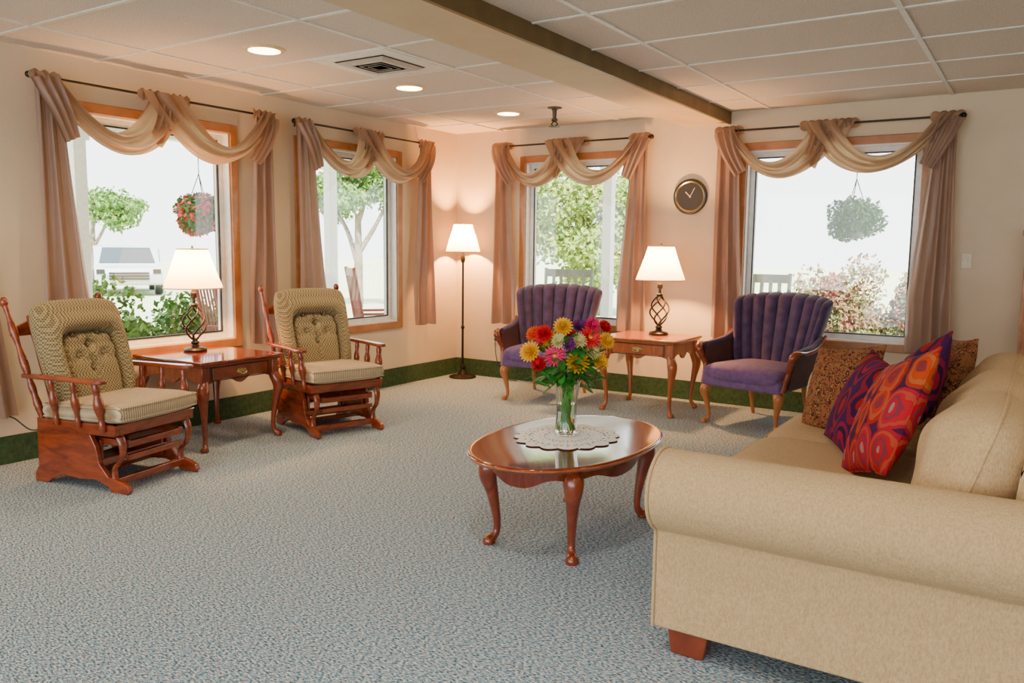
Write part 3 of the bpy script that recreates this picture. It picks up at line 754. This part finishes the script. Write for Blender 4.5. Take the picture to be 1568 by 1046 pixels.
throw_pillow((4.60,-3.22,.68),prot(-.80,-.45,.40,-.1),.44,PIL_PUR)
throw_pillow((4.43,-2.82,.68),prot(-.60,-.75,.35,.15),.43,PIL_BRN)
throw_pillow((4.86,-2.74,.76),prot(-.8,-.3,.3,.1),.40,PIL_BRN)
throw_pillow((4.78,-3.08,.76),prot(-.85,-.3,.35,.4),.42,PIL_PUR)

# ------------------------------------------------------------------ outdoors
LAWN=mat('lawn_grass',(.60,.66,.42),(.48,.57,.30),scale=3,rough=.95)
CONC=mat('concrete',(.84,.82,.78),(.78,.76,.72),scale=5,rough=.9)
PWHITE=mat('porch_white',(.90,.88,.84),rough=.6)
mk('lawn',join(box(-60,-3.6,-30,60,-.2,-.12),box(-3.6,60,5.5,60,-.2,-.12)),LAWN,smooth=False)
mk('porch_floor',join(box(-3.6,-.15,-30,5.5,-.2,-.1),box(-.15,60,.15,5.5,-.2,-.1)),CONC,smooth=False)
mk('porch_roof',join(box(-2.5,-.15,-11,2.5,2.55,2.65),box(-.15,8,.15,2.5,2.55,2.65),box(-2.5,-2.35,-11,2.5,2.40,2.55),box(-2.5,8,2.35,2.5,2.40,2.55)),PWHITE,smooth=False)
for (x,y) in [(-2.35,-4.4),(-2.35,-2.7),(-2.35,.5),(-2.35,2.35),(.6,2.35),(5.2,2.35)]:
    e=empty('porch_column',(x,y,-.1))
    mk('shaft',join(box(-.06,.06,-.06,.06,0,2.5),box(-.085,.085,-.085,.085,0,.18),box(-.085,.085,-.085,.085,2.38,2.5)),PWHITE,e,smooth=False,bevel=.006)
def foliage(name,blobs,n,size,cols,loc,trunk=None,flowers=None,seed=1,sr=(.28,.50)):
    rnd=random.Random(seed); e=empty(name,loc); bk_='basket' in name
    if not bk_:
        nb=[]
        for cx,cy,cz,rx,ry,rz in blobs:
            for q in range(11):
                d=Vector((rnd.gauss(0,1),rnd.gauss(0,1),rnd.gauss(0,1))).normalized()*rnd.uniform(.3,.8)
                s=rnd.uniform(*sr)
                nb.append((cx+d.x*rx,cy+d.y*ry,cz+d.z*rz,rx*s,ry*s,rz*s))
        blobs=nb
    def leaves(n,size,shellr=(.45,1.1)):
        V=[];F=[]
        for i in range(n):
            cx,cy,cz,rx,ry,rz=rnd.choice(blobs)
            d=Vector((rnd.gauss(0,1),rnd.gauss(0,1),rnd.gauss(0,1))).normalized()*rnd.uniform(*shellr)
            p=Vector((cx+d.x*rx,cy+d.y*ry,cz+d.z*rz if bk_ else max(.05,cz+d.z*rz)))
            a=Vector((rnd.gauss(0,1),rnd.gauss(0,1),rnd.gauss(0,1))).normalized(); b=a.orthogonal().normalized()
            s=size*rnd.uniform(.6,1.3); o=len(V)
            V+=[tuple(p-a*s),tuple(p-b*s*.5+a*s*.1),tuple(p+a*s),tuple(p+b*s*.5+a*s*.1)]; F.append((o,o+1,o+2,o+3))
        return V,F
    mk('leaves',leaves(n,size),mat(name+'_leaf_%d'%seed,cols[0],cols[1],scale=3.5,rough=.6,detail=2),e,smooth=False,fix=False)
    if flowers: mk('blossoms',leaves(flowers[0],size*flowers[2],(.92,1.1)),mat(name+'_flower_%d'%seed,flowers[1],rough=.6),e,smooth=False,fix=False)
    if trunk: mk('trunk',join(*[sweep(p,r,10,4) for p,r in trunk]),mat('bark',(.28,.22,.17),(.18,.14,.1),scale=10,rough=.9),e)
    return e
G1=((.18,.31,.05),(.045,.13,.016)); G2=((.38,.44,.08),(.11,.23,.03)); G3=((.30,.10,.06),(.10,.18,.03))
foliage('shrub',[(0,-1.6,.42,.5,.7,.55),(0,-.6,.48,.5,.7,.6),(0,.5,.45,.5,.7,.55),(.1,1.5,.4,.5,.6,.5)],17000,.042,G1,(-3.2,-1.3,-.1),seed=3,flowers=(700,(.8,.35,.3),.6),sr=(.38,.6))
foliage('shrub',[(0,0,.6,.65,.6,.80),(.5,.1,.55,.55,.5,.75),(-.5,0,.5,.5,.5,.65)],15000,.036,G3,(3.35,4.3,-.1),seed=4,flowers=(1200,(.60,.11,.08),.7),sr=(.38,.6))
foliage('shrub',[(0,0,.45,.5,.5,.5)],3500,.036,G1,(1.0,4.3,-.1),seed=5,sr=(.38,.6))
foliage('shrub',[(0,0,.9,.8,.8,1.0),(-1.2,.4,.8,.9,.8,.8)],6000,.06,G3,(-9.5,-.2,-.09),seed=6,flowers=(300,(.6,.12,.16),.8),sr=(.38,.6))
tr=[([(0,0,0),(.05,0,1.0),(0,.05,2.2)],[.14,.10,.07]),([(0,.0,1.2),(.4,.2,1.9),(.8,.3,2.6)],[.07,.05,.03]),([(0,0,1.1),(-.4,.1,1.8),(-.9,.1,2.5)],[.07,.05,.03]),([(0,.05,2.0),(.15,.1,2.5),(.1,.1,3.1)],[.07,.05,.02])]
foliage('tree',[(0,0,2.9,1.2,1.1,.8),(.9,.4,2.6,.9,.8,.7),(-1.0,0,2.6,.9,.8,.7),(0,0,3.5,.9,.8,.6)],10000,.065,G1,(-8.6,7.5,-.11),trunk=tr,seed=7)
foliage('tree',[(0,0,2.4,1.7,1.4,1.3),(1.5,.4,2.0,1.4,1.2,1.4),(-1.6,0,2.3,1.5,1.2,1.3),(0,0,1.2,1.6,1,1.0)],14000,.075,G2,(-2.9,9.2,-.11),trunk=tr,seed=8,flowers=(500,(.65,.30,.25),.6))
foliage('tree',[(0,0,2.8,1.5,1.5,1.0),(1.3,.4,2.6,1.1,1.1,.8),(-1.2,0,2.4,1,1,.7)],5000,.09,G1,(-23.5,9.6,-.11),trunk=tr,seed=9)
foliage('tree',[(0,0,2.4,1.5,1.5,1.1),(1.2,.4,2.2,1.2,1.2,.9)],5000,.09,G3,(-17.5,12.0,-.11),trunk=tr,seed=11)
def basket(loc,rz_,fl,seed,r=.24):
    e=foliage('hanging_flower_basket',[(0,0,.06,r,r,r*.62),(.08,.05,-.02,r*.8,r*.8,r*.6),(-.07,0,-.08,r*.7,r*.7,r*.6)],2600,.03,((.10,.25,.035),(.02,.08,.015)),loc,flowers=fl,seed=seed)
    mk('pot',lathe([(.09,-.2),(.15,-.03),(.16,-.02),(.15,0)],24),mat('pot_green',(.10,.16,.08),rough=.5),e)
    top=2.40-loc[2]
    mk('chains',join(*[sweep([(.15*cos(a),.15*sin(a),0),(0,0,.42)],.004,6,1) for a in(0,2.1,4.2)],sweep([(0,0,.42),(0,0,top)],.004,6,1)),IRON,e)
basket((-2.42,-1.35,1.66),0,(600,(.9,.04,.06),1.1),21)
basket((3.47,2.42,1.68),0,(90,(.8,.8,.75),.6),22,.27)
basket((-2.42,-.3,1.75),0,(400,(.9,.3,.1),1.0),23)
def porch_chair(name,loc,rz_,m):
    e=empty(name,loc,rz_)
    mk('posts',join(*[sweep([(s*.27,.22,.0),(s*.27,.24,.45),(s*.28,.36,1.18)],.02,10,4) for s in(-1,1)],*[sweep([(s*.27,-.24,0),(s*.27,-.24,.66)],.02,10,1) for s in(-1,1)]),m,e)
    mk('seat',join(*[box(-.27,.27,-.26+.055*k,-.215+.055*k,.42,.44) for k in range(9)],box(-.27,.27,.34,.36,1.08,1.17),box(-.27,.27,.25,.27,.55,.6)),m,e,smooth=False,bevel=.004)
    mk('slats',join(*[sweep([(x,.25,.56),(x,.345,1.12)],.014,8,1,flat=(1.4,.5)) for x in(-.18,-.09,0,.09,.18)]),m,e)
    mk('arms',join(*[box(s*.29-.04,s*.29+.04,-.30,.28,.655,.68) for s in(-1,1)]),m,e,smooth=False,bevel=.006)
    mk('rockers',join(*[sweep([(s*.27,-.42,.06),(s*.27,-.2,.0),(s*.27,.2,.0),(s*.27,.5,.09)],.018,8,5) for s in(-1,1)]),m,e)
RW=mat('red_wood',(.32,.09,.06),(.22,.06,.04),scale=8,rough=.5); GW=mat('grey_wood',(.26,.28,.23),(.18,.21,.16),scale=8,rough=.6)
porch_chair('porch_rocking_chair',(-1.15,.1,-.08),2.5,RW)
porch_chair('porch_rocking_chair',(-1.15,-1.85,-.08),2.2,RW)
porch_chair('porch_rocking_chair',(.55,1.3,-.08),.3,GW)
porch_chair('porch_rocking_chair',(2.75,1.4,-.08),.1,GW)
e=empty('parked_car',(-17.6,7.2,-.11),2.62)
CP=mat('car_paint',(.55,.58,.62),rough=.25,coat=.5)
body=[(-2.1,.35),(-2.15,.6),(-2.05,.78),(-1.2,.88),(-.6,1.35),(.9,1.38),(1.6,.95),(2.1,.88),(2.15,.5),(2.05,.3),(1.75,.3)]
for cx in(1.35,-1.35):
    for i in range(9):
        a=pi*i/8; body.append((cx+.36*cos(a),.3+.34*sin(a)))
body.append((-2.0,.3))
mk('body',extr(body,'y',-.85,.85),CP,e,bevel=.06,seg=3)
CG=mat('car_glass',(.06,.08,.09),rough=.25,spec=.3)
mk('windows',join(extr([(-1.0,.92),(-.55,1.28),(.85,1.30),(1.35,.96)],'y',-.87,.87),([(-1.20,-.72,.90),(-1.20,.72,.90),(-.66,.62,1.325),(-.66,-.62,1.325),(-1.14,-.72,.86),(-1.14,.72,.86),(-.60,.62,1.27),(-.60,-.62,1.27)],[(0,1,2,3),(7,6,5,4),(0,4,5,1),(1,5,6,2),(2,6,7,3),(3,7,4,0)])),CG,e)
mk('wheels',join(*[tf(lathe([(0,-.1),(.3,-.1),(.32,-.06),(.32,.06),(.3,.1),(0,.1)],28),(cx,cy,.32),(pi/2,0,0)) for cx in(1.35,-1.35) for cy in(-.78,.78)]),BLACK,e)
mk('grille',join(box(-2.18,-2.10,-.5,.5,.45,.50),box(-2.18,-2.10,-.5,.5,.53,.58),box(-2.18,-2.10,-.5,.5,.61,.66),box(-2.17,-2.08,.6,.8,.62,.74),box(-2.17,-2.08,-.8,-.6,.62,.74)),BLACK,e,smooth=False)

# ------------------------------------------------------------------ light
w=D.worlds.new('World'); scene.world=w; w.use_nodes=True
N=w.node_tree.nodes; L=w.node_tree.links; bg=N['Background']
tc=N.new('ShaderNodeTexCoord'); sp=N.new('ShaderNodeSeparateXYZ'); L.new(tc.outputs['Generated'],sp.inputs[0])
r=ramp(N,[(0,(.95,.975,1.0)),(.5,(.82,.92,1.0))]); L.new(sp.outputs[2],r.inputs[0]); L.new(r.outputs[0],bg.inputs[0]); bg.inputs[1].default_value=5.6
s=light('sun','SUN',(0,0,10),22,(1,.96,.88),angle=.02)
s.rotation_euler=Vector((-.42,.42,-.82)).to_track_quat('-Z','Y').to_euler()

# ------------------------------------------------------------------ camera
cam=D.cameras.new('camera'); co=D.objects.new('camera',cam); COL.objects.link(co)
cam.lens=1253.14/1568*36; cam.sensor_width=36; cam.clip_end=300
yaw,pit,roll=.5753,.1146,.0111
fw=Vector((-sin(yaw)*cos(pit),cos(yaw)*cos(pit),-sin(pit))); rt=Vector((cos(yaw),sin(yaw),0)); up=rt.cross(fw)
c,s_=cos(roll),sin(roll)
rt2=rt*c+up*s_; up2=up*c-rt*s_
co.matrix_world=Matrix(((rt2.x,up2.x,-fw.x,5.2171),(rt2.y,up2.y,-fw.y,-6.9556),(rt2.z,up2.z,-fw.z,1.3426),(0,0,0,1)))
scene.camera=co
